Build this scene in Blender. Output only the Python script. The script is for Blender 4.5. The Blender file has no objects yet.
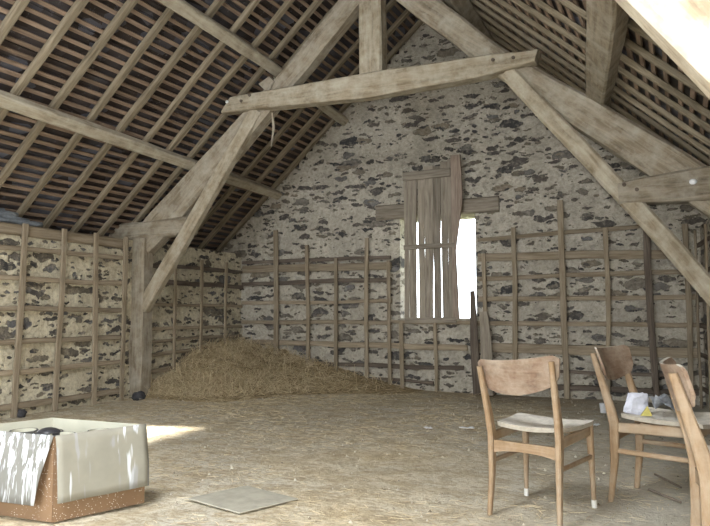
import bpy, bmesh, math, random
from mathutils import Vector, Matrix, noise
random.seed(7)
C = bpy.context.scene.collection
PI = math.pi

# ------------------------------------------------------------------ helpers
def mesh_obj(name, bm, mat=None, parent=None, mw=None, smooth=False):
    me = bpy.data.meshes.new(name); bm.to_mesh(me); bm.free()
    if smooth:
        for p in me.polygons: p.use_smooth = True
    o = bpy.data.objects.new(name, me); C.objects.link(o)
    for m in (mat if isinstance(mat, (list, tuple)) else [mat]):
        if m: me.materials.append(m)
    if parent: o.parent = parent
    if mw is not None: o.matrix_local = mw
    return o

def tag(o, label=None, cat=None, group=None, kind=None):
    if label: o['label'] = label
    if cat: o['category'] = cat
    if group: o['group'] = group
    if kind: o['kind'] = kind
    return o

def thing(name, label, cat, loc=(0, 0, 0), rz=0, group=None, kind=None):
    o = bpy.data.objects.new(name, None); C.objects.link(o)
    o.location = loc; o.rotation_euler = (0, 0, rz)
    return tag(o, label, cat, group, kind)

def basis(x, up):
    x = Vector(x).normalized(); up = Vector(up)
    y = up.cross(x).normalized(); z = x.cross(y).normalized()
    return Matrix((x, y, z)).transposed()

def loft(bm, secs):
    """secs: list of lists of points (same count), closed rings, capped"""
    rings = [[bm.verts.new(p) for p in s] for s in secs]
    n = len(rings[0])
    for a, b in zip(rings, rings[1:]):
        for i in range(n):
            bm.faces.new((a[i], a[(i+1) % n], b[(i+1) % n], b[i]))
    bm.faces.new(rings[0][::-1]); bm.faces.new(rings[-1])
    return rings

def oct_section(hw, hh, ch):
    return [(-hw+ch, -hh), (hw-ch, -hh), (hw, -hh+ch), (hw, hh-ch), (hw-ch, hh), (-hw+ch, hh), (-hw, hh-ch), (-hw, -hh+ch)]

def beam(name, pts, ws, hs, up, mat, parent=None, rough=.006, seg=.15, cham=.01, seed=None, cut0=0, cut1=0):
    """hewn timber along a polyline; local X runs along the grain, local Z follows up; ws across, hs along up.
    cut0/cut1 shear the ends."""
    pts = [Vector(p) for p in pts]
    if not isinstance(ws, (list, tuple)): ws = [ws]*len(pts)
    if not isinstance(hs, (list, tuple)): hs = [hs]*len(pts)
    R = basis(pts[-1]-pts[0], up); M = Matrix.Translation(pts[0]) @ R.to_4x4(); Mi = M.inverted()
    lp = [Mi @ p for p in pts]
    seed = random.uniform(0, 500) if seed is None else seed
    bm = bmesh.new(); secs = []
    L = lp[-1].x; n = max(2, int(L/seg))
    for k in range(n+1):
        x = L*k/n
        j = 0
        while j < len(lp)-2 and x > lp[j+1].x: j += 1
        t = (x-lp[j].x)/max(1e-6, lp[j+1].x-lp[j].x)
        c = lp[j].lerp(lp[j+1], t); w = ws[j]+(ws[j+1]-ws[j])*t; h = hs[j]+(hs[j+1]-hs[j])*t
        s = []
        for q, (a, b) in enumerate(oct_section(w/2, h/2, min(cham, w*.3, h*.3))):
            v = noise.noise_vector(Vector((x*1.6+seed, a*4+seed, b*4)))*rough + noise.noise_vector(Vector((x*7+seed, a*20, b*20+seed)))*rough*.4
            sh = 0
            if k == 0: sh = cut0*a
            if k == n: sh = cut1*a
            s.append((x+sh, c.y+a+v.y, c.z+b+v.z))
        secs.append(s)
    loft(bm, secs)
    return mesh_obj(name, bm, mat, parent, M)

def box_bm(bm, x0, x1, y0, y1, z0, z1):
    v = [bm.verts.new(p) for p in ((x0,y0,z0),(x1,y0,z0),(x1,y1,z0),(x0,y1,z0),(x0,y0,z1),(x1,y0,z1),(x1,y1,z1),(x0,y1,z1))]
    for f in ((0,3,2,1),(4,5,6,7),(0,1,5,4),(1,2,6,5),(2,3,7,6),(3,0,4,7)): bm.faces.new([v[i] for i in f])

# ------------------------------------------------------------------ materials
def new_mat(name, rough=.9, spec=.2):
    m = bpy.data.materials.new(name); m.use_nodes = True
    nt = m.node_tree; b = nt.nodes['Principled BSDF']
    b.inputs['Roughness'].default_value = rough
    b.inputs['Specular IOR Level'].default_value = spec
    return m, nt, b
def N(nt, t, **kw):
    n = nt.nodes.new(t)
    for k, v in kw.items():
        if k in n.inputs: n.inputs[k].default_value = v
        else: setattr(n, k, v)
    return n
def ramp(nt, src, stops, interp='LINEAR'):
    r = nt.nodes.new('ShaderNodeValToRGB'); r.color_ramp.interpolation = interp
    e = r.color_ramp.elements
    while len(e) < len(stops): e.new(.5)
    for el, (p, c) in zip(e, stops):
        el.position = p; el.color = (c, c, c, 1) if isinstance(c, (int, float)) else (*c, 1)
    nt.links.new(src, r.inputs[0]); return r.outputs[0]
def mix(nt, fac, a, b, mode='MIX'):
    m = nt.nodes.new('ShaderNodeMix'); m.data_type = 'RGBA'; m.blend_type = mode
    for s, v in ((m.inputs[0], fac), (m.inputs[6], a), (m.inputs[7], b)):
        if isinstance(v, (int, float)): s.default_value = v
        elif isinstance(v, tuple): s.default_value = (*v, 1)
        else: nt.links.new(v, s)
    return m.outputs[2]
def math_n(nt, op, a, b=None, c=None):
    m = nt.nodes.new('ShaderNodeMath'); m.operation = op
    for s, v in zip(m.inputs, (a, b, c)):
        if v is None: continue
        if isinstance(v, (int, float)): s.default_value = v
        else: nt.links.new(v, s)
    return m.outputs[0]
def coords(nt, scale=(1, 1, 1), kind='Object', rnd=True):
    tc = nt.nodes.new('ShaderNodeTexCoord'); mp = nt.nodes.new('ShaderNodeMapping')
    mp.inputs['Scale'].default_value = scale
    nt.links.new(tc.outputs[kind], mp.inputs[0])
    if rnd:
        oi = nt.nodes.new('ShaderNodeObjectInfo')
        cb = nt.nodes.new('ShaderNodeCombineXYZ')
        s = math_n(nt, 'MULTIPLY', oi.outputs['Random'], 37.0)
        for i in range(3): nt.links.new(s, cb.inputs[i])
        nt.links.new(cb.outputs[0], mp.inputs['Location'])
    return mp.outputs[0]
def noise_n(nt, vec, scale, detail=4, rough=.6, dist=0):
    n = N(nt, 'ShaderNodeTexNoise', Scale=scale, Detail=detail, Roughness=rough, Distortion=dist)
    nt.links.new(vec, n.inputs['Vector']); return n.outputs['Fac']
def bump(nt, b, h, strength=.4, dist=.01):
    bp = N(nt, 'ShaderNodeBump', Strength=strength, Distance=dist)
    nt.links.new(h, bp.inputs['Height']); nt.links.new(bp.outputs[0], b.inputs['Normal'])

def wood(name, dark, mid, light, vary=.25, grain=1.0, dust=None, rough=.9, spec=.15, blotch=.3):
    m, nt, b = new_mat(name, rough, spec)
    v = coords(nt, (1.2, 14*grain, 14*grain))
    g = noise_n(nt, v, 2.2, 6, .65, .6)
    col = ramp(nt, g, [(.3, dark), (.5, mid), (.72, light)])
    v2 = coords(nt, (1, 3, 3))
    bl = noise_n(nt, v2, 1.7, 3, .6)
    col = mix(nt, ramp(nt, bl, [(.35, 0.0), (.7, blotch)]), col, tuple(c*.55 for c in mid))
    v3 = coords(nt, (1, 1, 1))
    if dust:
        d = noise_n(nt, v3, 6, 5, .7)
        col = mix(nt, ramp(nt, d, [(.4, 0.0), (.68, .75)]), col, dust)
    oi = nt.nodes.new('ShaderNodeObjectInfo')
    val = math_n(nt, 'MULTIPLY_ADD', oi.outputs['Random'], vary, 1-vary/2)
    cb = nt.nodes.new('ShaderNodeCombineXYZ')
    for i in range(3): nt.links.new(val, cb.inputs[i])
    col = mix(nt, 1.0, col, cb.outputs[0], 'MULTIPLY')
    nt.links.new(col, b.inputs['Base Color'])
    bump(nt, b, g, .35, .006)
    return m

M_beam = wood('old_oak', (.13, .105, .075), (.245, .205, .15), (.36, .31, .24), .15, .8, (.39, .365, .305))
M_rafter = wood('rafter_wood', (.12, .098, .068), (.225, .19, .135), (.33, .285, .21), .2, 1)
M_collar = wood('collar_wood', (.17, .135, .09), (.31, .26, .185), (.44, .385, .30), .1, .7, (.48, .45, .37), blotch=.45)
M_purlin = wood('purlin_wood', (.21, .175, .125), (.37, .325, .25), (.49, .445, .36), .12, .8, (.5, .47, .38))
M_lath = wood('lath_wood', (.12, .088, .066), (.23, .168, .125), (.33, .25, .19), .45, 1)
M_rail = wood('lattice_wood', (.16, .125, .085), (.27, .222, .16), (.37, .315, .24), .3, 1, blotch=.15)
M_raildark = wood('dark_pole_wood', (.07, .055, .045), (.13, .105, .085), (.2, .17, .14), .3, 1)
M_plank = wood('weathered_plank', (.15, .13, .10), (.27, .235, .19), (.38, .34, .28), .35, 1)
M_plankbrown = wood('brown_plank', (.15, .115, .09), (.27, .215, .175), (.36, .30, .25), .2, 1)
M_chair = wood('chair_beech', (.17, .11, .06), (.245, .165, .095), (.31, .225, .145), .1, 1.2, (.34, .28, .21), .6, .3, .15)
M_chairback = wood('chair_plywood', (.12, .075, .05), (.19, .125, .085), (.27, .195, .145), .1, 1.2, (.36, .31, .25), .55, .3, .4)
M_pale = wood('pale_timber', (.40, .36, .28), (.56, .51, .42), (.68, .64, .54), .1, .6, (.62, .59, .5))

def plain(name, col, rough=.8, spec=.2, var=.12, scale=8, trans=0, alt=None):
    m, nt, b = new_mat(name, rough, spec)
    v = coords(nt)
    n = noise_n(nt, v, scale, 5, .65)
    alt = alt or tuple(c*(1-var*2) for c in col)
    nt.links.new(ramp(nt, n, [(.35, alt), (.6, col)]), b.inputs['Base Color'])
    if trans: b.inputs['Transmission Weight'].default_value = trans
    bump(nt, b, n, .15, .004)
    return m
M_seat = plain('dusty_seat_lit', (.80, .77, .70), .9, .1, .12, 25)
M_dust = plain('settled_dust', (.50, .47, .41), .95, .1, .12, 25)
M_seatedge = plain('seat_edge_toned', (.36, .33, .28), .9, .1, .12, 25)  # seat sides darkened in colour so the dusty top looks better lit
M_ferrule = plain('worn_metal', (.65, .65, .62), .4, .5, .1)
M_slate = None
M_black = plain('black_plastic', (.03, .03, .035), .45, .5, .1)
M_rimgrey = plain('dusty_black_plastic', (.10, .10, .095), .6, .4, .2, 20)
M_white = plain('white_plastic', (.72, .73, .76), .5, .4, .1, 15)
M_lilac = plain('pale_blue_paper', (.50, .52, .60), .7, .2, .15, 12)
M_yellow = plain('yellow_label', (.45, .40, .12), .6, .2, .1, 20)
M_greybag = plain('grey_plastic_bag', (.26, .28, .31), .35, .5, .3, 14)
M_greypipe = plain('grey_sheeting', (.25, .28, .31), .6, .3, .25, 6)
M_stonebit = plain('dark_stone', (.07, .07, .075), .9, .1, .3, 9)
M_chalk = plain('pale_plaster', (.62, .59, .52), .95, .1, .1, 15)

def cardboard(name, base, spots=True, drips=False, thr=.52):
    m, nt, b = new_mat(name, .85, .15)
    v = coords(nt, rnd=False)
    n = noise_n(nt, v, 5, 4, .6)
    col = ramp(nt, n, [(.35, tuple(c*.85 for c in base)), (.65, base)])
    if drips:
        v2 = coords(nt, (1, 1, .09), rnd=False)
        d = noise_n(nt, v2, drips, 3, .6, .25)
        col = mix(nt, ramp(nt, d, [(thr, 0.0), (thr+.05, 1.0)]), col, (.52, .55, .58))
        d2 = noise_n(nt, coords(nt, (1, 1, .12), rnd=False), drips*1.3, 2, .5, .2)
        col = mix(nt, ramp(nt, d2, [(.60, 0.0), (.66, .6)]), col, (.30, .31, .33))
    if spots:
        vo = N(nt, 'ShaderNodeTexVoronoi', Scale=95.0); nt.links.new(v, vo.inputs['Vector'])
        f = math_n(nt, 'MULTIPLY', ramp(nt, vo.outputs['Distance'], [(.14, 1.0), (.2, 0.0)]), ramp(nt, noise_n(nt, v, 9, 2), [(.45, 0.0), (.55, 1.0)]))
        col = mix(nt, f, col, (.8, .78, .72))
    nt.links.new(col, b.inputs['Base Color'])
    bump(nt, b, n, .1, .003)
    return m
M_card = cardboard('brown_cardboard', (.21, .135, .08))
M_flap = cardboard('grey_painted_flap', (.26, .255, .21), False)
M_flapdrip = cardboard('dripped_flap', (.19, .19, .175), False, 40, .52)
M_inner = cardboard('grey_cardboard_inside', (.46, .46, .38), False)

def stone_wall(name, mortar, mortar2, tint=1.0):
    m, nt, b = new_mat(name, .95, .12)
    v = coords(nt, (1, 1, 1), rnd=False)
    nz = N(nt, 'ShaderNodeTexNoise', Scale=7.0, Detail=4.0, Roughness=.6); nt.links.new(v, nz.inputs['Vector'])
    sub = N(nt, 'ShaderNodeVectorMath', operation='SUBTRACT'); nt.links.new(nz.outputs['Color'], sub.inputs[0]); sub.inputs[1].default_value = (.5, .5, .5)
    col = None; mask = None
    nm = noise_n(nt, v, 3.0, 6, .65)
    nf = noise_n(nt, v, 22, 5, .7)
    col = ramp(nt, nm, [(.3, mortar2), (.62, mortar)])
    col = mix(nt, ramp(nt, nf, [(.35, .5), (.58, 0.0)]), col, tuple(c*.5 for c in mortar2))
    nb = noise_n(nt, v, 9, 6, .75, .5)
    col = mix(nt, ramp(nt, nb, [(.36, .55), (.47, 0.0)]), col, tuple(c*.55 for c in mortar2))
    for (sc, loc, r0, r1, amt) in (((2.7, 2.7, 7.2), (0, 0, 0), .18, .47, .18), ((7.5, 7.5, 19), (3.3, 1.7, 9.1), .05, .40, .14), ((3.6, 3.6, 13), (11.3, 5.7, 2.1), .10, .44, .19)):
        sm = N(nt, 'ShaderNodeVectorMath', operation='MULTIPLY_ADD'); nt.links.new(sub.outputs[0], sm.inputs[0])
        sm.inputs[1].default_value = (amt*1.6, amt*1.6, amt*.75); nt.links.new(v, sm.inputs[2])
        mp = nt.nodes.new('ShaderNodeMapping'); mp.inputs['Scale'].default_value = sc; mp.inputs['Location'].default_value = loc
        nt.links.new(sm.outputs[0], mp.inputs[0])
        vo = N(nt, 'ShaderNodeTexVoronoi', Scale=1.0, Randomness=.9); nt.links.new(mp.outputs[0], vo.inputs['Vector'])
        sp = nt.nodes.new('ShaderNodeSeparateColor'); nt.links.new(vo.outputs['Color'], sp.inputs[0])
        rad = math_n(nt, 'MULTIPLY_ADD', sp.outputs[0], r1-r0, r0)
        d = math_n(nt, 'SUBTRACT', rad, vo.outputs['Distance'])
        mk = ramp(nt, d, [(0.0, 0.0), (.035, 1.0)])
        sc_ = ramp(nt, sp.outputs[1], [(0.0, (.06, .06, .062)), (.2, (.12, .11, .10)), (.45, (.20, .175, .135)), (.7, (.17, .17, .175)), (1.0, (.28, .24, .18))])
        sc_ = mix(nt, ramp(nt, nf, [(.35, .5), (.65, 0.0)]), sc_, (.04, .04, .04))
        dust = noise_n(nt, v, 13, 4, .7)
        sc_ = mix(nt, ramp(nt, dust, [(.5, 0.0), (.75, .65)]), sc_, mortar2)
        col = mix(nt, mk, col, sc_)
        mask = mk if mask is None else math_n(nt, 'MAXIMUM', mask, mk)
    nt.links.new(col, b.inputs['Base Color'])
    h = math_n(nt, 'MULTIPLY_ADD', mask, -.55, nm)
    h = math_n(nt, 'MULTIPLY_ADD', nf, .5, h)
    bump(nt, b, h, 1.0, .045)
    return m
M_wallfar = stone_wall('gable_rubble', (.54, .505, .43), (.40, .37, .31))
M_wallleft = stone_wall('eaves_rubble', (.72, .67, .52), (.52, .46, .34))
M_wallright = M_wallfar

def slate():
    m, nt, b = new_mat('slate_underside', .7, .3)
    v = coords(nt, (1, 1, 1), rnd=False)
    mp = nt.nodes.new('ShaderNodeMapping'); mp.inputs['Scale'].default_value = (9, 5, 1)
    nt.links.new(v, mp.inputs[0])
    vo = N(nt, 'ShaderNodeTexVoronoi', Scale=1.0, Randomness=.5); nt.links.new(mp.outputs[0], vo.inputs['Vector'])
    sp = nt.nodes.new('ShaderNodeSeparateColor'); nt.links.new(vo.outputs['Color'], sp.inputs[0])
    col = ramp(nt, sp.outputs[0], [(0, (.022, .016, .014)), (.4, (.04, .03, .026)), (.75, (.055, .045, .045)), (1, (.10, .105, .13))])
    big = noise_n(nt, v, 1.1, 3, .6)
    col = mix(nt, ramp(nt, big, [(.5, 0.0), (.72, .6)]), col, (.10, .105, .125))
    n = noise_n(nt, v, 18, 5, .7)
    col = mix(nt, ramp(nt, n, [(.6, 0.0), (.72, .5)]), col, (.22, .22, .24))
    nt.links.new(col, b.inputs['Base Color'])
    bump(nt, b, sp.outputs[1], .6, .02)
    return m
M_slate = slate()

def ground():
    m, nt, b = new_mat('earth_floor', .95, .1)
    v = coords(nt, rnd=False)
    n1 = noise_n(nt, v, .8, 5, .6); n2 = noise_n(nt, v, 4.5, 6, .7, .4); n3 = noise_n(nt, v, 38, 5, .75)
    col = ramp(nt, n1, [(.35, (.55, .535, .47)), (.52, (.62, .57, .45)), (.68, (.63, .53, .36))])
    col = mix(nt, ramp(nt, n2, [(.42, 0.0), (.62, .75)]), col, (.38, .305, .19))
    col = mix(nt, ramp(nt, n3, [(.36, .6), (.52, 0.0)]), col, (.24, .20, .14))
    n4 = noise_n(nt, coords(nt, (1, 3.2, 1), rnd=False), 7, 6, .75, 1.2)
    col = mix(nt, ramp(nt, n4, [(.40, .65), (.5, 0.0)]), col, (.27, .22, .15))
    col = mix(nt, ramp(nt, n4, [(.58, 0.0), (.68, .55)]), col, (.66, .62, .50))
    col = mix(nt, ramp(nt, n3, [(.62, 0.0), (.72, .45)]), col, (.75, .71, .6))
    # trodden dark dirt along the gable wall, pale worn slab near the door side
    sx = nt.nodes.new('ShaderNodeSeparateXYZ'); nt.links.new(v, sx.inputs[0])
    yy = math_n(nt, 'MULTIPLY_ADD', n1, 2.2, sx.outputs[1])
    col = mix(nt, ramp(nt, math_n(nt, 'MULTIPLY', yy, .1), [(.76, 0.0), (.95, .6)]), col, (.28, .235, .165))
    xx = math_n(nt, 'MULTIPLY_ADD', n1, 1.6, sx.outputs[0])
    gfac = ramp(nt, math_n(nt, 'MULTIPLY_ADD', xx, .2, .5), [(.42, 0.0), (.62, .6)])
    col = mix(nt, gfac, col, (.46, .455, .41))
    nt.links.new(col, b.inputs['Base Color'])
    h = math_n(nt, 'MULTIPLY_ADD', n2, 1.5, n3)
    bump(nt, b, h, .6, .02)
    return m
M_floor = ground()
def straw(name, a, c):
    m, nt, b = new_mat(name, .8, .2)
    v = coords(nt, rnd=False)
    n = N(nt, 'ShaderNodeTexWhiteNoise'); 
    g = nt.nodes.new('ShaderNodeNewGeometry')
    nt.links.new(ramp(nt, g.outputs['Random Per Island'], [(0, a), (.5, tuple((x+y)/2 for x, y in zip(a, c))), (1, c)]), b.inputs['Base Color'])
    return m
M_straw = straw('straw', (.36, .28, .16), (.72, .61, .41))
M_hay = plain('hay_mat', (.36, .28, .16), .95, .1, .2, 18, alt=(.19, .15, .09))

# ------------------------------------------------------------------ setting
XL, YF, YB = -5.95, 8.46, -1.5
XC = -2.80; ZE = 1.9; SL = .9; XEL, XER = -6.3, .7
def roof_z(x): return ZE + SL*(x-XEL) if x < XC else ZE + SL*(XER-x)
ZR = roof_z(XC)

def grid_wall(name, fpos, us, zs, hole, depth_vec, mat, keep=lambda u, z: True, amp=.02, edge_amp=.02):
    """stone wall: front grid of quads over (u,z) with a hole, closed by an outer skin and reveals"""
    bm = bmesh.new(); dv = Vector(depth_vec); n = dv.normalized()
    V = {}
    def vert(i, j, back):
        k = (i, j, back)
        if k not in V:
            p = Vector(fpos(us[i], zs[j]))
            if not back:
                p = p + n*(noise.noise(p*1.7)*amp + noise.noise(p*6)*amp*.35)
            else: p = p + dv
            V[k] = bm.verts.new(p)
        return V[k]
    cells = set()
    for i in range(len(us)-1):
        for j in range(len(zs)-1):
            uc, zc = (us[i]+us[i+1])/2, (zs[j]+zs[j+1])/2
            if keep(uc, zc) and not (hole and hole[0] < uc < hole[1] and hole[2] < zc < hole[3]): cells.add((i, j))
    for i, j in cells:
        q = [(i, j), (i+1, j), (i+1, j+1), (i, j+1)]
        bm.faces.new([vert(a, b, 0) for a, b in q]); bm.faces.new([vert(a, b, 1) for a, b in q[::-1]])
        for (di, dj), (a, c) in (((0, -1), (0, 1)), ((1, 0), (1, 2)), ((0, 1), (2, 3)), ((-1, 0), (3, 0))):
            if (i+di, j+dj) not in cells:
                p, r = q[a], q[c]
                bm.faces.new([vert(*p, 0), vert(*p, 1), vert(*r, 1), vert(*r, 0)])
    bmesh.ops.recalc_face_normals(bm, faces=bm.faces)
    return tag(mesh_obj(name, bm, mat), kind='structure')
def lin(a, b, step, extra=()):
    n = max(1, round((b-a)/step)); l = [a+(b-a)*i/n for i in range(n+1)]
    for e in extra:
        k = min(range(len(l)), key=lambda t: abs(l[t]-e)); l[k] = e
    return l
OX0, OX1, OZ0, OZ1 = -3.385, -2.34, .93, 2.28
far = grid_wall('wall_far', lambda u, z: (u, YF, z), lin(-6.5, .9, .11, (OX0, OX1)), lin(-.1, 5.1, .11, (OZ0, OZ1)), (OX0, OX1, OZ0, OZ1), (0, .55, 0), M_wallfar, keep=lambda u, z: z < roof_z(u)+.10, amp=.03)
left = grid_wall('wall_left', lambda u, z: (XL, u, z), lin(4.42, YF+.3, .14), lin(-.1, 1.88, .12), None, (-.5, 0, 0), M_wallleft, amp=.03)
# the stretch beside the camera carries the unglazed hatch the sun comes through
hat = grid_wall('wall_left_near', lambda u, z: (XL, u, z), lin(YB, 4.42, .2, (3.45, 4.32)), lin(-.1, 1.88, .12, (.62, 1.34)), (3.45, 4.32, .62, 1.34), (-.18, 0, 0), M_wallleft, amp=0)
rp = [(.20, YF+.1), (.52, 6.2), (.78, 4), (.85, YB)]
def rx(y):
    for (x0, y0), (x1, y1) in zip(rp, rp[1:]):
        if y >= y1: return x1+(x0-x1)*(y-y1)/(y0-y1)
    return rp[-1][0]
grid_wall('wall_right', lambda u, z: (rx(u), u, z), lin(YB, YF+.1, .16), lin(-.1, 1.98, .12), None, (.6, 0, 0), M_wallright, amp=.02)
# rear wall with its wide cart doorway
grid_wall('wall_rear', lambda u, z: (u, YB, z), lin(-6.5, 1.2, .25, (-4.6, -.9)), lin(-.1, 5.1, .2, (2.35,)), (-4.6, -.9, -.2, 2.35), (0, -.4, 0), M_wallfar, keep=lambda u, z: z < roof_z(u)+.25, amp=0)

# floor
bm = bmesh.new(); nx, ny = 90, 110; G = {}
for i in range(nx+1):
    for j in range(ny+1):
        x = -6.5+7.9*i/nx; y = -2+11*j/ny
        z = noise.noise(Vector((x*.9, y*.9, 0)))*.012 + noise.noise(Vector((x*4, y*4, 2)))*.005 - .006
        G[i, j] = bm.verts.new((x, y, z))
for i in range(nx):
    for j in range(ny): bm.faces.new((G[i, j], G[i+1, j], G[i+1, j+1], G[i, j+1]))
tag(mesh_obj('floor', bm, M_floor, smooth=True), kind='structure')
# ground outside
bm = bmesh.new(); box_bm(bm, -30, 25, 9.0, 45, -2.2, -2.0)
tag(mesh_obj('ground_outside', bm, plain('outside_grass', (.25, .27, .15))), kind='structure')

# roof slopes: slate deck + laths as children
for side, nm in ((-1, 'ceiling_left'), (1, 'ceiling_right')):
    bm = bmesh.new()
    xe = XEL-.12 if side < 0 else XER+.35
    nrm = Vector((side*SL, 0, 1)).normalized()
    off = .055+.022
    # overlapping slate courses seen from below
    Lx = abs(XC-xe); nc = 38; ysteps = 60
    for k in range(nc):
        xa = xe+(XC-xe)*k/nc; xb = xe+(XC-xe)*(k+1.25)/nc
        xb = max(xb, XC) if side > 0 else min(xb, XC)
        za = ZE+SL*(XER-xa if side > 0 else xa-XEL); zb = ZE+SL*(XER-xb if side > 0 else xb-XEL)
        y = YB-.4+random.uniform(0, .1)
        A = Vector((xa, 0, za))+nrm*(off+.022); B = Vector((xb, 0, zb))+nrm*(off+.004)
        Y0, Y1 = YB-.45, YF+.75
        vs = [bm.verts.new((p.x, yy, p.z)) for p, yy in ((A, Y0), (B, Y0), (B, Y1), (A, Y1))]
        vt = [bm.verts.new((p.x+nrm.x*.012, yy, p.z+nrm.z*.012)) for p, yy in ((A, Y0), (B, Y0), (B, Y1), (A, Y1))]
        bm.faces.new(vs); bm.faces.new(vt[::-1])
        for a in range(4): bm.faces.new((vs[a], vt[a], vt[(a+1) % 4], vs[(a+1) % 4]))
    bmesh.ops.recalc_face_normals(bm, faces=bm.faces)
    deck = tag(mesh_obj(nm, bm, M_slate), kind='structure')
    # laths
    nl = 49
    for k in range(nl):
        t = (k+.4)/nl
        x = xe + (XC-xe)*t
        z = ZE+SL*(XER-x if side > 0 else x-XEL)
        c = Vector((x, 0, z))+nrm*(.055+.009)
        j = random.uniform(-.006, .006)
        slope = Vector((-side, 0, SL)).normalized()
        c = c+slope*j
        beam('lath', [(c.x, YB+.1, c.z), (c.x, 2.5, c.z), (c.x, YF-.02, c.z)], .038, .017, nrm, M_lath, deck, rough=.006, seg=.7, cham=.002)

# ------------------------------------------------------------------ rafters
nth = ['nearest', 'second', 'third', 'fourth', 'fifth', 'sixth', 'seventh', 'eighth', 'ninth', 'tenth', 'eleventh', 'twelfth', 'thirteenth', 'fourteenth', 'fifteenth', 'sixteenth', 'seventeenth']
ysL = [8.34, 7.92, 7.52, 7.12, 6.72, 6.38, 6.02, 5.62, 5.22, 4.81, 4.39, 3.97, 3.55, 3.14, 2.72, 2.3, 1.88]
for side, nmn in ((-1, 'left'), (1, 'right')):
    nrm = Vector((side*SL, 0, 1)).normalized()
    for k, y in enumerate(ysL):
        yj = y if side < 0 else y-.06
        xe = (XEL-.02 if side < 0 else XER+.15)
        xm = XC+side*.02
        jj = random.uniform(-.02, .02)
        w = random.uniform(.066, .08) if side < 0 else random.uniform(.05, .064)
        pts = []
        for q in range(4):
            x = xe+(xm-xe)*q/3; z = ZE+SL*(XER-x if side > 0 else x-XEL)
            p = Vector((x, yj+jj*(q/3)+ random.uniform(-.012, .012), z))+nrm*(.0275 if side < 0 else .032)
            pts.append(p)
        o = beam('common_rafter', pts, w, .052 if side < 0 else .042, nrm, M_rafter, rough=.008, seg=.25, cham=.008)
        which = 'nearest to the stone gable' if k == 0 else nth[k]+' from the stone gable'
        tag(o, 'rough sawn rafter on the %s roof slope, %s' % (nmn, which), 'rafter', 'common rafters on the %s slope' % nmn)

# ------------------------------------------------------------------ purlins
nL = Vector((-SL, 0, 1)).normalized(); nR = Vector((SL, 0, 1)).normalized()
def on_roof(side, x, y, d):
    z = ZE+SL*(XER-x if side > 0 else x-XEL); n = nR if side > 0 else nL
    return Vector((x, y, z))-n*(d/2+.004)
def purlin(side, pts, w, d, label, m=M_purlin, **kw):
    o = beam('purlin', [on_roof(side, x, y, d) for x, y in pts], w, d, nR if side > 0 else nL, m, rough=.012, seg=.22, cham=.015, **kw)
    return tag(o, label, 'purlin', 'roof purlins')
purlin(-1, [(-5.09, 1.0), (-5.21, 3.8), (-5.27, 6.2), (-5.33, 8.44)], .12, .11, 'lower left purlin, pale squared timber crossing above the left wall')
purlin(-1, [(-4.03, 1.0), (-4.10, 4.5), (-4.14, 6.2), (-4.25, 8.44)], .12, .11, 'upper left purlin, pale squared timber meeting the truss above its collar')
purlin(1, [(-.0, 1.0), (-.25, 3.8), (-.53, 6.1), (-.81, 8.44)], .20, .15, 'lower right purlin, thick grey timber running down to the truss', M_beam)
purlin(1, [(-1.60, 1.0), (-1.8, 4.5), (-1.9, 6.2), (-2.0, 8.44)], .20, .17, 'upper right purlin, short dark end visible above the collar', M_beam)
o = beam('ridge_beam', [(XC, YB, ZR-.12), (XC, YF+.2, ZR-.12)], .12, .17, (0, 0, 1), M_beam, rough=.01, seg=.3)
tag(o, 'dark ridge beam at the apex of the stone gable', 'ridge beam')

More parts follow.
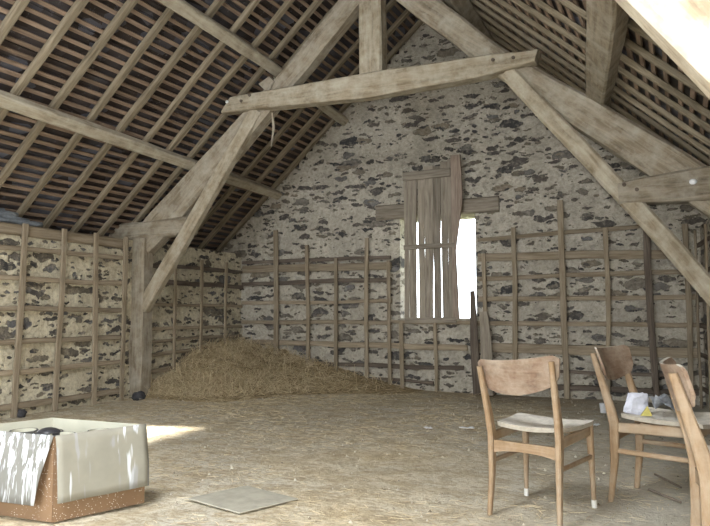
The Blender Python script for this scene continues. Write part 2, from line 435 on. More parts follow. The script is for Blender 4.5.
# ------------------------------------------------------------------ trusses
def truss(Y, label, near=False):
    t = thing('roof_truss', label, 'roof truss', (0, 0, 0), 0, 'oak roof trusses')
    t.location = (.18 if near else 0, Y, 0)
    def P(*a): return [(x, y, z) for x, y, z in a]
    f = (0, -1, 0)
    mt = M_beam
    # left principal, right principal (front faces a little behind the collar)
    beam('principal_rafter', P((-5.98, .16, 1.80), (-5.55, .16, 2.15), (-3.67, .16, 3.75), (-2.78, .16, 4.60)), [.36, .36, .23, .21], .2, f, mt, t, rough=.015, cham=.03)
    beam('principal_rafter', P((.80, .16, 1.56), (.04, .16, 2.19), (-.67, .16, 2.76), (-1.58, .16, 3.48), (-2.30, .16, 4.16), (-2.80, .16, 4.60)), [.30, .31, .30, .24, .25, .2], .2, f, mt, t, rough=.015, cham=.03)
    # collar
    beam('collar_beam', P((-4.58, .05, 3.365), (-2.82, .05, 3.335), (-1.60, .05, 3.345), (-1.12, .05, 3.37)), [.17, .25, .20, .11], .17, f, M_collar, t, rough=.010, cham=.015, cut0=.8, cut1=.3)
    beam('king_post', P((-2.815, .11, 3.43), (-2.815, .11, 4.0), (-2.82, .11, 4.75)), [.255, .25, .24], .18, f, M_collar, t, rough=.008, cham=.02)
    # stub ties
    beam('stub_tie', P((-6.45, .12, 1.99), (-5.14, .12, 2.03)), [.24, .21], .18, f, mt, t, rough=.015, cham=.03)
    beam('stub_tie', P((-.46, .10, 2.05), (.1, .10, 2.08), (.95, .10, 2.10)), [.20, .28, .28], .18, f, mt, t, rough=.012, cham=.02)
    # braces
    beam('brace', P((-5.83, .08, 1.06), (-5.02, .08, 2.17), (-4.22, .08, 3.28)), [.17, .155, .15], .12, f, M_collar, t, rough=.008, cham=.02)
    beam('brace', P((.34, .08, 1.04), (-.33, .08, 1.93), (-1.41, .08, 3.28)), [.16, .155, .15], .12, f, mt if near else M_collar, t, rough=.008, cham=.02)
    # wall posts
    beam('wall_post', P((-5.90, .10, .02), (-5.90, .10, 1.9)), [.235, .24], .2, f, mt, t, rough=.012, cham=.02)
    beam('wall_post', P((.60, .10, .02), (.60, .10, 1.99)), [.235, .24], .2, f, mt, t, rough=.012, cham=.02)
    # cleats under the purlins
    def cleat(x0, z0, x1, z1, w):
        beam('purlin_cleat', P((x0, .10, z0), (x1, .10, z1)), [w, w*.5], .14, f, mt, t, rough=.004)
    cleat(-4.12, 3.50, -4.02, 3.60, .18)
    # pegs
    for x, z in ((-1.52, 3.38), (-1.33, 3.37), (-4.36, 3.37), (-.31, 2.07), (-.41, 2.12), (-4.25, 3.42)):
        bm = bmesh.new(); bmesh.ops.create_cone(bm, cap_ends=True, segments=10, radius1=.018, radius2=.016, depth=.03, matrix=Matrix.Translation((x, -.035 if z > 3 else .012, z)) @ Matrix.Rotation(PI/2, 4, 'X'))
        mesh_obj('peg', bm, M_raildark, t)
    if not near:
        for x, y, z, r in ((-4.55, -.045, 3.385, .022), (.12, .005, 2.10, .03)):
            bm = bmesh.new(); bmesh.ops.create_uvsphere(bm, u_segments=12, v_segments=8, radius=r, matrix=Matrix.Translation((x, y, z)) @ Matrix.Diagonal((1, .5, .8, 1)))
            k = mesh_obj('insulator', bm, M_white, t, smooth=True); k['label'] = 'small white round knob'
    return t
truss(6.2, 'weathered oak truss with king post and long braces before the stone gable')
truss(1.5, 'pale close-up roof truss brace cutting the top right corner', near=True)
# splinter hanging from the collar
o = beam('hanging_splinter', [(-4.02, 6.27, 3.22), (-4.0, 6.27, 3.05), (-4.02, 6.25, 2.84)], [.02, .03, .012], .012, (0, -1, 0), M_beam, seg=.05, rough=.006, cham=.002)
tag(o, 'thin splinter of wood hanging under the left end of the collar', 'splinter')

# wall plate on the left wall
o = beam('wall_plate', [(XL-.02, 1.0, 1.835), (XL-.02, 4.4, 1.835), (XL-.02, 6.1, 1.82)], .12, .11, (0, 0, 1), M_rail, rough=.012, cham=.015)
tag(o, 'long timber wall plate capping the left wall before the oak truss', 'wall plate')
o = beam('wall_plate', [(XL-.10, 6.35, 1.80), (XL-.10, YF-.02, 1.80)], .16, .11, (0, 0, 1), M_raildark, rough=.012, cham=.015)
tag(o, 'dark wall plate on the left wall beyond the truss', 'wall plate')

# ------------------------------------------------------------------ lattices nailed to the walls
def lattice(label, rails, ups, axis):
    """rails: (pts, height, thick, dark) ; pts are world points"""
    t = thing('wall_lattice', label, 'lattice', (0, 0, 0), 0, 'timber lattices on the walls')
    up = (1, 0, 0) if axis == 'y' else (0, -1, 0)
    for pts, h, th, mt in rails: beam('rail', pts, h*(1.2 if axis == 'x' else 1.0), th, up, mt, t, rough=.014, seg=.18, cham=.006)
    for pts, h, th, mt in ups: beam('upright', pts, h, th, up, mt, t, rough=.012, seg=.18, cham=.006)
    return t
def jit(a): return random.uniform(-a, a)
xw = XL+.055
R = []; U_ = []
for z in (1.65, 1.36, 1.05, .73, .43, .11):
    R.append(([(xw, 4.38, z+jit(.01)), (xw, 4.7, z+jit(.015)), (xw, 6.05, z+jit(.01))], .065 if z < .3 else .052, .03, M_rail))
for y, ln in ((4.62, .03), (5.10, .03), (5.57, -.02), (6.0, .0)):
    U_.append(([(xw+.028, y-ln, .0), (xw+.028, y, 1.0), (xw+.028, y+ln, 1.9)], .062, .028, M_rail))
lattice('timber lattice on the cream left wall in front of the truss post', R, U_, 'y')
R = []; U_ = []
for z, dz, mt, h in ((1.58, .02, M_raildark, .05), (1.39, -.01, M_raildark, .06), (1.10, 0, M_rail, .04), (.80, .0, M_rail, .04), (.64, .02, M_rail, .04), (.47, .04, M_rail, .045), (.27, .04, M_rail, .05)):
    R.append(([(xw, 6.35, z), (xw, 7.3, z+dz+.01), (xw, YF-.06, z+dz)], h, .03, mt))
for y in (6.88, 7.42, 7.96):
    U_.append(([(xw+.03, y, .0), (xw+.03, y+.01, 1.0), (xw+.03, y, 1.72)], .05, .026, M_rail))
lattice('timber lattice on the left wall behind the truss post, above the hay', R, U_, 'y')
yw = YF-.055
R = []; U_ = []
for z0, z1, h, mt, xe in ((1.745, 1.745, .04, M_raildark, -3.50), (1.64, 1.63, .085, M_rail, -3.49), (1.42, 1.455, .045, M_raildark, -3.49), (1.15, 1.16, .04, M_rail, -3.49), (.86, .87, .045, M_rail, -3.49),):
    R.append(([(XL+.06, yw, z0), (-4.6, yw, (z0+z1)/2+jit(.012)), (xe, yw, z1)], h, .03, mt))
for z0, z1, h, mt, xe in ((.57, .56, .06, M_rail, -2.45), (.29, .31, .045, M_raildark, -2.5), (.13, .10, .03, M_raildark, -2.9)):
    R.append(([(XL+.06, yw, z0), (-4.3, yw, z0+jit(.01)), (-3.3, yw, (z0+z1)/2), (xe, yw, z1)], h, .03, mt))
for x, zt, w, mt in ((-5.27, 2.2, .075, M_rail), (-4.75, 1.96, .055, M_rail), (-4.30, 1.76, .055, M_rail), (-3.84, 2.02, .055, M_rail), (-3.51, 1.70, .05, M_rail), (-3.33, .87, .055, M_rail), (-2.86, .87, .045, M_rail)):
    U_.append(([(x+jit(.02), yw-.03, .0), (x, yw-.03, zt*.5), (x+jit(.02), yw-.03, zt)], w, .028, mt))
R.append(([(-3.49, yw-.02, .885), (-2.2, yw-.02, .885)], .035, .03, M_rail))
lattice('timber lattice on the gable wall left of the shuttered opening', R, U_, 'x')
R = []; U_ = []
for x0, z0, x1, z1, h, mt in ((-2.3, 1.93, -.40, 2.0, .04, M_rail), (-2.3, 1.70, .12, 1.67, .085, M_rail), (-2.3, 1.43, .1, 1.47, .045, M_rail), (-2.3, 1.18, .15, 1.18, .045, M_rail), (-2.34, .875, .15, .875, .045, M_rail), (-2.3, .58, .15, .57, .095, M_rail), (-1.9, .12, .15, .14, .05, M_raildark), (-2.3, .31, .1, .32, .03, M_raildark)):
    R.append(([(x0, yw, z0), ((x0+x1)/2, yw, (z0+z1)/2+jit(.015)), (x1, yw, z1)], h, .03, mt))
for x, zt, w, mt in ((-2.22, 1.75, .05, M_rail), (-1.84, 2.06, .06, M_rail), (-1.27, 2.36, .07, M_rail), (-.77, 2.0, .055, M_rail), (-.33, 1.95, .075, M_raildark), (.07, 2.0, .06, M_rail)):
    U_.append(([(x+jit(.03)+(.06 if x == -.33 else 0), yw-.03, .0), (x+.01, yw-.03, zt*.5), (x, yw-.03, zt)], w, .028, mt))
lattice('timber lattice on the gable wall right of the bright opening', R, U_, 'x')
def xr(y): return rx(y)-.06
R = [([(xr(5.2), 5.2, z), (xr(6.2), 6.2, z+.0), (xr(8.35), 8.35, z)], .05, .03, M_raildark) for z in (1.75, 1.45, 1.15, .87, .56, .2)]
U_ = [([(xr(y)-.03, y, 0), (xr(y)-.03, y, 1.9)], .06, .028, M_rail) for y in (8.2, 7.6, 7.0, 6.5)]
t = thing('wall_lattice', 'dark timber lattice on the right wall at the picture edge', 'lattice', (0, 0, 0), 0, 'timber lattices on the walls')
for pts, h, th, mt in R: beam('rail', pts, h, th, (-1, 0, 0), mt, t, rough=.012, seg=.25)
for pts, h, th, mt in U_: beam('upright', pts, h, th, (-1, 0, 0), mt, t, rough=.012, seg=.25)

# ------------------------------------------------------------------ opening: lintel, shutter, leaning boards
o = beam('lintel', [(-3.72, YF+.09, 2.36), (-2.03, YF+.09, 2.375)], .20, .28, (0, -1, 0), M_plank, rough=.012, cham=.02)
tag(o, 'short grey-brown timber lintel over the bright gable opening', 'lintel')
t = thing('plank_shutter', 'tall grey board shutter half covering the bright gable opening', 'shutter', (0, 0, 0))
ys = YF-.135
pl_ = [(-3.261, -3.198, .93, 2.78), (-3.188, -3.095, .93, 2.84), (-3.064, -2.986, .93, 2.88), (-2.977, -2.866, .93, 2.9), (-2.857, -2.764, .93, 2.92), (-2.748, -2.666, .93, 2.95), (-2.659, -2.583, .93, 2.98)]
for i, (a, b_, z0, z1) in enumerate(pl_):
    c = (a+b_)/2; k = (i % 3-1)*.006
    # boards tighten towards the top
    beam('plank', [(c+k, ys, z0+jit(.01)), (c, ys, 1.9), (c-k*.4, ys, z1+jit(.02))], [b_-a, b_-a+.002, b_-a+.02], .024, (0, -1, 0), M_plank, t, rough=.006, seg=.12, cham=.003)
o = beam('edge_plank', [(-2.56, ys-.03, .93), (-2.575, ys-.03, 1.8), (-2.53, ys-.03, 2.45), (-2.55, ys-.03, 3.02)], [.08, .05, .15, .13], .03, (0, -1, 0), M_plankbrown, t, rough=.008, seg=.12, cham=.003)
o['label'] = 'browner board along the free edge'
for (xa, xb, z, h) in ((-3.25, -2.56, .905, .07), (-3.26, -2.56, 1.86, .06), (-3.27, -2.62, 2.80, .11)):
    beam('batten', [(xa, ys-.032, z), (xb, ys-.032, z+.01)], h, .03, (0, -1, 0), M_plank, t, rough=.008, seg=.12, cham=.004)
o = beam('leaning_board', [(-2.28, YF-.20, .0), (-2.33, YF-.16, .6), (-2.36, YF-.11, 1.28)], [.12, .11, .06], .03, (0, -1, 0), M_raildark, rough=.008)
tag(o, 'dark narrow board leaning at the right jamb of the opening', 'board')
o = beam('leaning_board', [(-2.16, YF-.21, .0), (-2.18, YF-.16, .6), (-2.22, YF-.11, 1.02)], [.15, .14, .11], .03, (0, -1, 0), M_plank, rough=.008)
tag(o, 'wide grey-brown board leaning beside the dark narrow one', 'board')

# ------------------------------------------------------------------ sheeting on the wall top
t = thing('plastic_sheeting', 'crumpled grey sheeting bundled on top of the left wall', 'sheeting', (0, 0, 0))
for k in range(5):
    z = 1.935+.035*k; x = XL-.08-.04*k
    bm = bmesh.new(); secs = []
    for q in range(26):
        y = 3.3+(1.65-.12*k)*q/25
        r = .035+.02*noise.noise(Vector((y*3, k*4, 1)))
        cx = x+.05*noise.noise(Vector((y*2.2, k*3, 0))); cz = z+.03*noise.noise(Vector((y*2.6, k*3, 5)))
        secs.append([(cx+r*1.6*math.cos(a*PI/4), y, cz+r*math.sin(a*PI/4)+.012*noise.noise(Vector((y*14, a, k)))) for a in range(8)])
    loft(bm, secs); bmesh.ops.recalc_face_normals(bm, faces=bm.faces)
    mesh_obj('fold', bm, M_greypipe, t, smooth=True)

# ------------------------------------------------------------------ hay mound and litter
def pile_h(x, y):
    a = .46*math.exp(-((x-XL)/.85)**2)*min(1, max(0, (y-6.25)/1.1))
    c = .27*math.exp(-((x+5.1)/1.0)**2-((y-8.5)/.85)**2)
    e = .14*math.exp(-((x+4.2)/.8)**2-((y-8.45)/.55)**2)
    h = a+c*.8+e-.015
    h *= 1+.35*noise.noise(Vector((x*2.6, y*2.6, 3)))+.2*noise.noise(Vector((x*9, y*9, 3)))
    return h
bm = bmesh.new(); G = {}; n1, n2 = 90, 75
for i in range(n1+1):
    for j in range(n2+1):
        x = XL-.02+3.2*i/n1; y = 6.0+2.48*j/n2
        G[i, j] = bm.verts.new((x, y, pile_h(x, y)+.012*noise.noise(Vector((x*25, y*25, 0)))-.012))
for i in range(n1):
    for j in range(n2): bm.faces.new((G[i, j], G[i+1, j], G[i+1, j+1], G[i, j+1]))
hay = mesh_obj('hay_mound', bm, M_hay, smooth=True)
tag(hay, 'mound of old brown hay heaped in the far left corner', 'hay', kind='stuff')

def blades(name, n, place, mat, l0, l1, w, lift=.02, tilt=.35):
    vs, fs = [], []
    for _ in range(n):
        r = place()
        if r is None: continue
        x, y, z = r
        a = random.uniform(0, 2*PI); l = random.uniform(l0, l1); e = random.gauss(0, tilt)
        d = Vector((math.cos(a)*math.cos(e), math.sin(a)*math.cos(e), abs(math.sin(e))))*l/2
        s = d.cross(Vector((0, 0, 1)))
        if s.length < 1e-6: continue
        s = s.normalized()*w*random.uniform(.6, 1.3)
        c = Vector((x, y, z+abs(d.z)+random.uniform(.002, lift)))
        bend = Vector((0, 0, l*random.uniform(-.05, .08)))
        u = Vector((0, 0, w*.8))
        k = len(vs)
        for p in (c-d, c+bend, c+d):
            vs += [p-s, p+s, p+u]
        for q in (0, 3):
            for i in range(3):
                fs.append((k+q+i, k+q+(i+1) % 3, k+q+3+(i+1) % 3, k+q+3+i))
    me = bpy.data.meshes.new(name); me.from_pydata([tuple(v) for v in vs], [], fs); me.materials.append(mat)
    o = bpy.data.objects.new(name, me); C.objects.link(o); return o
def pl_hay():
    x = XL+.02+abs(random.gauss(0, .95)); y = random.uniform(6.3, 8.42)
    h = pile_h(x, y)
    if h < .015 or x > -3.3: return None
    return x, y, h-.012
o = blades('loose_hay', 9000, pl_hay, M_straw, .05, .20, .0028, .03, .45)
tag(o, 'loose stalks lying all over the hay mound', 'hay', kind='stuff')
def pl_floor():
    y = random.uniform(2.6, 8.3); x = random.uniform(-5.85, .4)
    if x > rx(y)-.15: return None
    dens = .25+.9*noise.noise(Vector((x*.8, y*.8, 7)))+.4*math.exp(-((y-5.6)/1.3)**2)*(1 if x < -1.5 else .3)
    if x > -1.5: dens -= .15
    if random.random() > dens: return None
    return x, y, 0.0
o = blades('straw_litter', 22000, pl_floor, M_straw, .02, .09, .0014, .004, .04)
tag(o, 'short stalks of straw littering the earth floor', 'straw', kind='stuff')

def pl_spread():
    y = random.uniform(5.4, 8.3); x = random.uniform(-5.85, -2.2)
    d = math.exp(-((x+5.6)/1.8)**2-((y-7.6)/1.2)**2)+.25*noise.noise(Vector((x*1.5, y*1.5, 9)))
    if random.random() > d: return None
    return x, y, max(0, pile_h(x, y))*.9
o = blades('spilled_hay', 9000, pl_spread, M_straw, .04, .14, .0022, .012, .12)
tag(o, 'thin spill of hay spreading from the mound over the floor', 'hay', kind='stuff')
vs_, fs_ = [], []
for _ in range(2600):
    y = random.uniform(2.6, 8.3); x = random.uniform(-5.8, rx(y)-.1)
    if noise.noise(Vector((x*1.3, y*1.3, 4))) < random.uniform(-.5, .4): continue
    q = random.uniform(.003, .011); k = len(vs_); a = random.uniform(0, 6)
    for t_ in range(4): vs_.append((x+q*1.4*math.cos(a+t_*PI/2)*random.uniform(.6, 1.2), y+q*math.sin(a+t_*PI/2), -.002))
    vs_.append((x, y, q*random.uniform(.7, 1.3)))
    for t_ in range(4): fs_.append((k+t_, k+(t_+1) % 4, k+4))
me = bpy.data.meshes.new('floor_crumbs'); me.from_pydata(vs_, [], fs_); me.materials.append(straw('crumbs', (.16, .13, .09), (.5, .47, .4)))
o = bpy.data.objects.new('floor_crumbs', me); C.objects.link(o)
tag(o, 'crumbs of dirt and mortar scattered on the floor', 'dirt', kind='stuff')

# lumps and scraps on the floor
def lump(name, loc, r, mat, label, cat, group=None, flat=.6, seed=0):
    bm = bmesh.new(); bmesh.ops.create_icosphere(bm, subdivisions=3, radius=1)
    for v in bm.verts:
        f = 1+.35*noise.noise(v.co*1.3+Vector((seed, 0, 0)))+.12*noise.noise(v.co*4+Vector((0, seed, 0)))
        v.co = Vector((v.co.x*r*f*1.2, v.co.y*r*f, v.co.z*r*f*flat))
    o = mesh_obj(name, bm, mat); o.location = (loc[0], loc[1], loc[2]+r*flat*.75); tag(o, label, cat, group); return o
lump('dark_stone', (-5.72, 6.12, 0), .07, M_stonebit, 'dark stone lying at the foot of the truss post', 'stone', None, .8, 3)
lump('dark_stone', (-5.86, 4.66, 0), .045, M_stonebit, 'dark rounded stone at the foot of the left wall', 'stone', None, .9, 8)
def scrap(name, loc, sx, sy, mat, label, cat, rz=0, seed=0, h=.02, group=None):
    bm = bmesh.new(); n = 8; G = {}
    for i in range(n+1):
        for j in range(n+1):
            u, v = i/n-.5, j/n-.5
            G[i, j] = bm.verts.new((u*sx*(1+.3*noise.noise(Vector((v*3, seed, 0)))), v*sy*(1+.3*noise.noise(Vector((u*3, seed, 4)))), h*(.5+.9*noise.noise(Vector((u*3.2, v*3.2, seed))))))
    for i in range(n):
        for j in range(n): bm.faces.new((G[i, j], G[i+1, j], G[i+1, j+1], G[i, j+1]))
    o = mesh_obj(name, bm, mat, smooth=True); md = o.modifiers.new('s', 'SOLIDIFY'); md.thickness = .003
    o.location = loc; o.rotation_euler = (0, 0, rz); tag(o, label, cat, group); return o
scrap('white_scrap', (-1.72, 5.85, .012), .12, .05, M_white, 'white plastic sliver on mid floor, larger of two left of the chair', 'scrap', .2, 1, .015, 'white scraps on the floor')
scrap('white_scrap', (-2.02, 5.70, .012), .06, .05, M_white, 'small white flake left of the larger white sliver', 'scrap', .8, 2, .015, 'white scraps on the floor')
scrap('paper_scrap', (-1.5, 5.88, .01), .08, .04, M_lilac, 'small pale scrap just right of the larger white sliver', 'scrap', -.3, 4, .012, 'white scraps on the floor')

# thin slab lying on the floor
sl = [(-2.49, 3.05), (-2.07, 2.95), (-1.93, 3.31), (-2.35, 3.42)]
bm = bmesh.new(); a = [bm.verts.new((x, y, .004)) for x, y in sl]; b_ = [bm.verts.new((x, y, .011)) for x, y in sl]
bm.faces.new(a[::-1]); bm.faces.new(b_)
for i in range(4): bm.faces.new((a[i], a[(i+1) % 4], b_[(i+1) % 4], b_[i]))
bmesh.ops.bevel(bm, geom=list(bm.edges), offset=.003, segments=1, affect='EDGES')
o = mesh_obj('floor_board', bm, plain('dusty_board', (.37, .355, .295), .95, .1, .1, 10))
tag(o, 'thin dusty square board lying flat on the floor', 'board')

# ------------------------------------------------------------------ cardboard box
def quad_plate(bm, q, thick):
    q = [Vector(p) for p in q]; n = (q[1]-q[0]).cross(q[3]-q[0]).normalized()*thick
    a = [bm.verts.new(p) for p in q]; b_ = [bm.verts.new(p+n) for p in q]
    bm.faces.new(a[::-1]); bm.faces.new(b_)
    for i in range(4): bm.faces.new((a[i], a[(i+1) % 4], b_[(i+1) % 4], b_[i]))
Rt, Nn, Bk = Vector((-2.66, 2.90, 0)), Vector((-2.82, 2.44, 0)), Vector((-3.31, 2.85, 0))
Lf = Nn+(Bk-Rt); H = .42; Z = Vector((0, 0, 1))
ctr = (Rt+Lf)/2
bx = thing('cardboard_box', 'open cardboard box with paint-dripped flaps folded outwards, on the floor', 'box', (ctr.x, ctr.y, 0))
def loc(p): return p-ctr
bm = bmesh.new()
cs = [Rt, Bk, Lf, Nn]
for i in range(4):
    p, q = loc(cs[i]), loc(cs[(i+1) % 4]); quad_plate(bm, [p+Z*.004, q+Z*.004, q+Z*H, p+Z*H], .004)
quad_plate(bm, [loc(Rt)+Z*.004, loc(Bk)+Z*.004, loc(Lf)+Z*.004, loc(Nn)+Z*.004], .004)
bmesh.ops.recalc_face_normals(bm, faces=bm.faces)
mesh_obj('carton', bm, [M_card], bx)
bm = bmesh.new()
for i in (0, 1):
    p, q = loc(cs[i]), loc(cs[(i+1) % 4]); ins = (loc(Lf)*.0 - (p+q)/2).normalized()*.008
    quad_plate(bm, [p+ins+Z*.01, q+ins+Z*.01, q+ins+Z*(H+.002), p+ins+Z*(H+.002)], .002)
bmesh.ops.recalc_face_normals(bm, faces=bm.faces)
k = mesh_obj('lining', bm, M_inner, bx); k['label'] = 'grey painted inside faces'
# right flap (hangs from the Nn-Rt edge) and front flap (from the Lf-Nn edge)
outR = Vector((Rt.y-Nn.y, -(Rt.x-Nn.x), 0)).normalized()
outF = Vector((Nn.y-Lf.y, -(Nn.x-Lf.x), 0)).normalized()
def curved_flap(name, a, b, out, drop, spread, insa, insb, mat):
    bm = bmesh.new(); G = {}
    n, m = 14, 8
    for i in range(n+1):
        for j in range(m+1):
            s = j/m; aa = a.lerp(b, insa*s); bb = b.lerp(a, insb*s)
            p = aa.lerp(bb, i/n)+Z*(H+.006-drop*s)+out*(.008+spread*math.sin(s*PI/2)+.010*noise.noise(Vector((i*.35, s*2, 3))))
            G[i, j] = bm.verts.new(p)
    for i in range(n):
        for j in range(m): bm.faces.new((G[i, j], G[i+1, j], G[i+1, j+1], G[i, j+1]))
    o = mesh_obj(name, bm, mat, bx, smooth=True); md = o.modifiers.new('s', 'SOLIDIFY'); md.thickness = .004; md.offset = 0
    return o
k = curved_flap('flap', loc(Nn), loc(Rt), outR, .325, .035, .01, -.01, cardboard('grey_flap_few_drips', (.27, .262, .22), False, 16, .60)); k['label'] = 'smooth grey flap with a few white drips'
k = curved_flap('flap', loc(Lf), loc(Nn), outF, .335, .05, 0, .10, M_flapdrip); k['label'] = 'grey flap covered in white paint drips'
# pots in the box
def pot(x, y, r, mt, label):
    H0 = .402
    bm = bmesh.new(); seg = 28
    prof = [(r*.74, 0), (r*.95, H0-.025), (r*1.06, H0-.025), (r*1.06, H0), (r*.93, H0), (r*.70, .02)]
    rings = [[bm.verts.new((a*math.cos(2*PI*i/seg), a*math.sin(2*PI*i/seg), z)) for i in range(seg)] for a, z in prof]
    for A, B in zip(rings, rings[1:]):
        for i in range(seg): bm.faces.new((A[i], A[(i+1) % seg], B[(i+1) % seg], B[i]))
    bm.faces.new(rings[0][::-1]); bm.faces.new(rings[-1])
    bmesh.ops.recalc_face_normals(bm, faces=bm.faces)
    bm.normal_update()
    for f_ in bm.faces:
        c_ = f_.calc_center_median()
        if math.hypot(c_.x, c_.y) < r*.9 and c_.z > .05 and f_.normal.dot(Vector((c_.x, c_.y, 0))) < 0: f_.material_index = 1
    o = mesh_obj('plant_pot', bm, [mt, M_inner]); o.location = (x, y, .01)
    tag(o, label, 'pot', 'black pots in the cardboard box'); return o
def inbox(s, t): return Nn.lerp(Lf, s).lerp(Rt.lerp(Bk, s), t)
for s, tt, r, mt, lb in ((.16, .24, .062, M_rimgrey, 'dusty black pot in the box, second from its near corner'), (.36, .30, .068, M_black, 'deep black filled pot in the box, beside the dusty ones'), (.58, .26, .066, M_rimgrey, 'dusty black pot in the box, furthest left'), (.10, .58, .058, M_rimgrey, 'dusty black pot in the box, against the right side')):
    p = inbox(s, tt)
    o = pot(p.x, p.y, r, mt, lb)
    if mt == M_black:
        bm = bmesh.new(); bmesh.ops.create_uvsphere(bm, u_segments=24, v_segments=10, radius=r*.9, matrix=Matrix.Translation((0, 0, .392)) @ Matrix.Diagonal((1, 1, .5, 1)))
        mesh_obj('filling', bm, M_black, o, smooth=True)

# ------------------------------------------------------------------ chairs
def bar(name, pts, w, d, up, mat, parent, n=10, cham=.006):
    """smooth joinery bar"""
    return beam(name, pts, w, d, up, mat, parent, rough=.0008, seg=.03, cham=cham)
def make_chair(loc_, rz, label, s=1.0, thick=1.0, skew=0):
    c = thing('dining_chair', label, 'chair', loc_, rz, 'old wooden dining chairs')
    c.scale = (s, s, s)
    k = thick
    for sx in (-1, 1):
        # rear leg + back post, kinked at the seat
        bar('rear_leg', [(sx*.182, -.222, 0), (sx*.176, -.200, .2), (sx*.178, -.195, .40), (sx*.182, -.218, .50), (sx*.188, -.300, .765+skew*sx)], [.022, .026, .030, .030, .024], [.026*k, .040*k, .052*k, .044*k, .026*k], (0, 1, 0), M_chair, c)
        fl = bar('front_leg', [(sx*.188, .225, .0), (sx*.178, .205, .43)], [.020, .034], [.020, .036], (0, 1, 0), M_chair, c)
        f = bar('ferrule', [(sx*.1885, .226, .0), (sx*.187, .223, .04)], .024, .024, (0, 1, 0), M_ferrule, None)
        f.parent = fl; f.matrix_parent_inverse = fl.matrix_basis.inverted()
        bar('side_rail', [(sx*.177, -.19, .385), (sx*.178, .20, .40)], [.020, .020], [.05, .055], (0, 0, 1), M_chair, c)
        so_ = bar('side_stretcher', [(sx*.176, -.205, .265), (sx*.183, .213, .265)], .020, .026, (0, 0, 1), M_chair, c)
        so_.data.materials.append(M_dust)
        for p_ in so_.data.polygons:
            if p_.normal.z > .8: p_.material_index = 1
    # back rail, arched below
    bm = bmesh.new(); secs = []
    for i in range(21):
        u = i/10-1; x = .17*u; zt = .370
        zb = .325-.018*abs(u)**2.5
        secs.append([(x, -.205, zb), (x, -.187, zb), (x, -.187, zt), (x, -.205, zt)])
    loft(bm, secs); bmesh.ops.recalc_face_normals(bm, faces=bm.faces); mesh_obj('back_rail', bm, M_chair, c)
    bar('front_rail', [(-.175, .205, .40), (.175, .205, .40)], .02, .055, (0, 0, 1), M_chair, c)
    # seat: shaped, dusty, saddle curve
    bm = bmesh.new(); nu, nv = 18, 14; T = {}; Bt = {}
    for i in range(nu+1):
        for j in range(nv+1):
            u = i/nu*2-1; v = j/nv
            hw = .182+.036*v
            # rounded corners
            y = -.165+.40*v
            if v > .8: hw -= .035*((v-.8)/.2)**2.2
            if v < .15: hw -= .02*((.15-v)/.15)**2
            yy = y + .018*(1-u*u)*(v-.4)*1.5
            z = .447 + .012*u*u - .010*math.sin(v*PI) - (.012*((v-.85)/.15)**2 if v > .85 else 0)
            T[i, j] = bm.verts.new((u*hw, yy, z)); Bt[i, j] = bm.verts.new((u*hw*.985, yy, z-.022))
    for i in range(nu):
        for j in range(nv):
            bm.faces.new((T[i, j], T[i+1, j], T[i+1, j+1], T[i, j+1])); bm.faces.new((Bt[i, j], Bt[i, j+1], Bt[i+1, j+1], Bt[i+1, j]))
    for i in range(nu):
        bm.faces.new((T[i, 0], Bt[i, 0], Bt[i+1, 0], T[i+1, 0])); bm.faces.new((T[i, nv], T[i+1, nv], Bt[i+1, nv], Bt[i, nv]))
    for j in range(nv):
        bm.faces.new((T[0, j], T[0, j+1], Bt[0, j+1], Bt[0, j])); bm.faces.new((T[nu, j], Bt[nu, j], Bt[nu, j+1], T[nu, j+1]))
    bm.normal_update()
    for f_ in bm.faces: f_.material_index = 0 if f_.normal.z > .5 else 1  # light put into the colour: top brightened, sides toned down
    mesh_obj('seat', bm, [M_seat, M_seatedge], c, smooth=False)
    # backrest: bent plywood, ends forward, deeper in the middle
    bm = bmesh.new(); secs = []
    for i in range(33):
        u = i/16-1; x0_ = .218*u
        zt = .786+.014*u*u-.022*max(0, abs(u)-.9)/.1; zb = .612+.050*u*u+.03*max(0, abs(u)-.88)/.12; zt += skew*u; zb += skew*u
        ring = []
        for q in range(7):
            z = zb+(zt-zb)*q/6
            y0 = -.246-.058*(1-u*u)-(z-.70)*.31
            ring.append((x0_*(.93+.07*q/6), y0, z))
        rb = [(a, b+.013, z) for a, b, z in ring[::-1]]
        secs.append(ring+rb)
    loft(bm, secs); bmesh.ops.recalc_face_normals(bm, faces=bm.faces)
    bm.normal_update()
    for f_ in bm.faces: f_.material_index = 1 if f_.normal.z > .75 else 0
    mesh_obj('backrest', bm, [M_chairback, M_dust], c)
    return c
make_chair((-.684, 3.69, 0), math.radians(-13), 'wooden dining chair with its curved backrest to us, fully visible', 1.02, 1.0, .020)
make_chair((-.098, 4.15, 0), math.radians(-107), 'wooden chair facing right with plastic bags left on its seat', 1.05)
make_chair((.264, 3.06, 0), math.radians(-85), 'nearest wooden chair, cut off by the right picture edge', 1.06, 1.15)

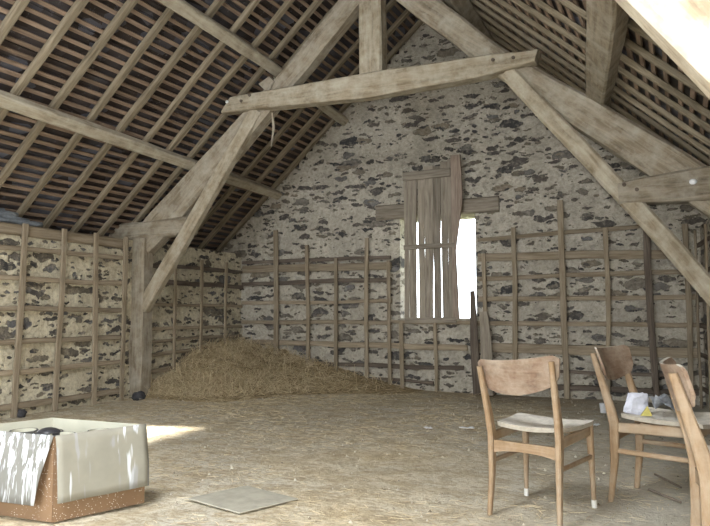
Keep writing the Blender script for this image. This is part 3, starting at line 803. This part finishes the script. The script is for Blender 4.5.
# things on the second chair's seat
zs_ = .472
bm = bmesh.new(); secs = []
for q in range(9):
    v_ = q/8; hw = .056-.012*v_; hd = .028*(1-v_*.75)+.004
    secs.append([(hw*math.cos(a*PI/6)*(1+.1*noise.noise(Vector((a, v_*3, 1)))), hd*math.sin(a*PI/6)+.012*noise.noise(Vector((a*.8, v_*4, 7))), .105*v_+(.012*noise.noise(Vector((a*.7, 3, 3))) if q == 8 else 0)) for a in range(12)])
loft(bm, secs); bmesh.ops.recalc_face_normals(bm, faces=bm.faces)
t = mesh_obj('paper_bag', bm, M_lilac, smooth=False); t.location = (-.245, 4.14, zs_); t.scale = (1.25, 1.1, 1.05); t.rotation_euler = (.1, .1, .35)
tag(t, 'pale blue paper bag crumpled on the seat of the middle chair', 'bag')
scrap('grey_plastic_bag', (-.06, 4.14, zs_+.025), .20, .18, M_greybag, 'crumpled grey plastic bag on the middle chair seat', 'bag', .2, 9, .09)
bm = bmesh.new(); v = [bm.verts.new(p) for p in ((-.04, 0, 0), (.04, 0, .0), (.01, .01, .07), (-.04, .02, 0), (.04, .02, .0), (.01, .018, .07))]
for f in ((0, 1, 2), (3, 5, 4), (0, 3, 4, 1), (1, 4, 5, 2), (2, 5, 3, 0)): bm.faces.new([v[i] for i in f])
o = mesh_obj('yellow_packet', bm, M_yellow); o.location = (-.185, 4.05, zs_+.0); o.scale = (.75, .8, .75); o.rotation_euler = (0, 0, .3)
tag(o, 'small yellow triangular packet on the middle chair seat', 'packet')

# cup and scrap behind the middle chair
bm = bmesh.new(); seg = 20
prof = [(.026, 0), (.034, .075), (.032, .075), (.024, .004)]
rings = [[bm.verts.new((a*math.cos(2*PI*i/seg), a*math.sin(2*PI*i/seg), z)) for i in range(seg)] for a, z in prof]
for A, B in zip(rings, rings[1:]):
    for i in range(seg): bm.faces.new((A[i], A[(i+1) % seg], B[(i+1) % seg], B[i]))
bm.faces.new(rings[0][::-1]); bm.faces.new(rings[-1]); bmesh.ops.recalc_face_normals(bm, faces=bm.faces)
o = mesh_obj('plastic_cup', bm, M_white); o.location = (-.74, 7.4, .0)
tag(o, 'white plastic cup on the floor behind the middle chair', 'cup'); o.scale = (1.25,)*3
scrap('white_scrap', (-.72, 6.45, .012), .07, .06, M_white, 'torn white flake just in front of the plastic cup', 'scrap', .4, 12, .03, 'white scraps on the floor')
for (p, q, lb) in (((-.18, 4.75, .012), (-.03, 4.45, .016), 'thin dark stick under the middle chair, farther one'), ((-.2, 4.35, .012), (-.03, 4.12, .014), 'thin dark stick under the middle chair, nearer one')):
    o = beam('stick', [p, q], .012, .012, (0, 0, 1), M_raildark, rough=.003, seg=.05, cham=.003); tag(o, lb, 'stick', 'sticks under the middle chair')

# ------------------------------------------------------------------ camera
cam = bpy.data.cameras.new('camera'); co = bpy.data.objects.new('camera', cam); C.objects.link(co)
cam.sensor_width = 36; cam.lens = 679/710*36; cam.clip_start = .02
co.location = (0, 0, 1.05); co.rotation_euler = (math.radians(90+3.9), 0, math.radians(25.6))
bpy.context.scene.camera = co

# ------------------------------------------------------------------ lights
def area(name, loc_, target, sx, sy, e, col):
    l = bpy.data.lights.new(name, 'AREA'); l.shape = 'RECTANGLE'; l.size = sx; l.size_y = sy; l.energy = e; l.color = col
    o = bpy.data.objects.new(name, l); C.objects.link(o); o.location = loc_
    o.rotation_euler = (Vector(target)-Vector(loc_)).to_track_quat('-Z', 'Y').to_euler(); return o
# the camera's own flash: a small tube just above and to the right of the lens
fl = bpy.data.lights.new('camera_flash', 'POINT'); fl.energy = 310; fl.shadow_soft_size = .012; fl.color = (1, .97, .90)
fo = bpy.data.objects.new('camera_flash', fl); C.objects.link(fo); fo.location = (.036, .017, 1.13)
# daylight through the cart doorway behind the camera and through the left hatch
area('doorway_daylight', (-2.75, YB-.1, 1.2), (-3.2, 6, 1.0), 3.6, 2.2, 70, (.93, .97, 1.0))
# unseen fill lamp added under the closed right slope, above and beside the camera
area('overhead_fill', tuple(Vector((-1.9, .7, roof_z(-1.9)))-nR*.03), tuple(Vector((-1.9, .7, roof_z(-1.9)))-nR*2+Vector((0, 1.3, 0))), 1.3, 1.5, 420, (.97, .99, 1.0))
fr = bmesh.new()
for a, b in (((-.7, -.8), (.7, -.72)), ((-.7, .72), (.7, .8)), ((-.7, -.72), (-.62, .72)), ((.62, -.72), (.7, .72))):
    box_bm(fr, a[0], b[0], a[1], b[1], -.03, .0)
mw = Matrix.Translation(Vector((-1.9, .7, roof_z(-1.9)))) @ basis((0, 1, 0), nR).to_4x4()
tag(mesh_obj('fill_lamp_frame', fr, M_rail, None, mw), kind='structure')  # frame added round the fill lamp; the roof above has no opening
sun = bpy.data.lights.new('sun', 'SUN'); sun.energy = 30; sun.angle = .07; sun.color = (1, .93, .8)
so = bpy.data.objects.new('sun', sun); C.objects.link(so)
so.rotation_euler = Vector((1, .3, -.61)).to_track_quat('-Z', 'Y').to_euler()
w = bpy.data.worlds.new('sky'); bpy.context.scene.world = w; w.use_nodes = True
w.node_tree.nodes['Background'].inputs[0].default_value = (.88, .94, 1, 1); w.node_tree.nodes['Background'].inputs[1].default_value = 6
vs = bpy.context.scene.view_settings
vs.view_transform = 'Standard'; vs.look = 'None'; vs.exposure = .22; vs.gamma = 1; vs.use_curve_mapping = False
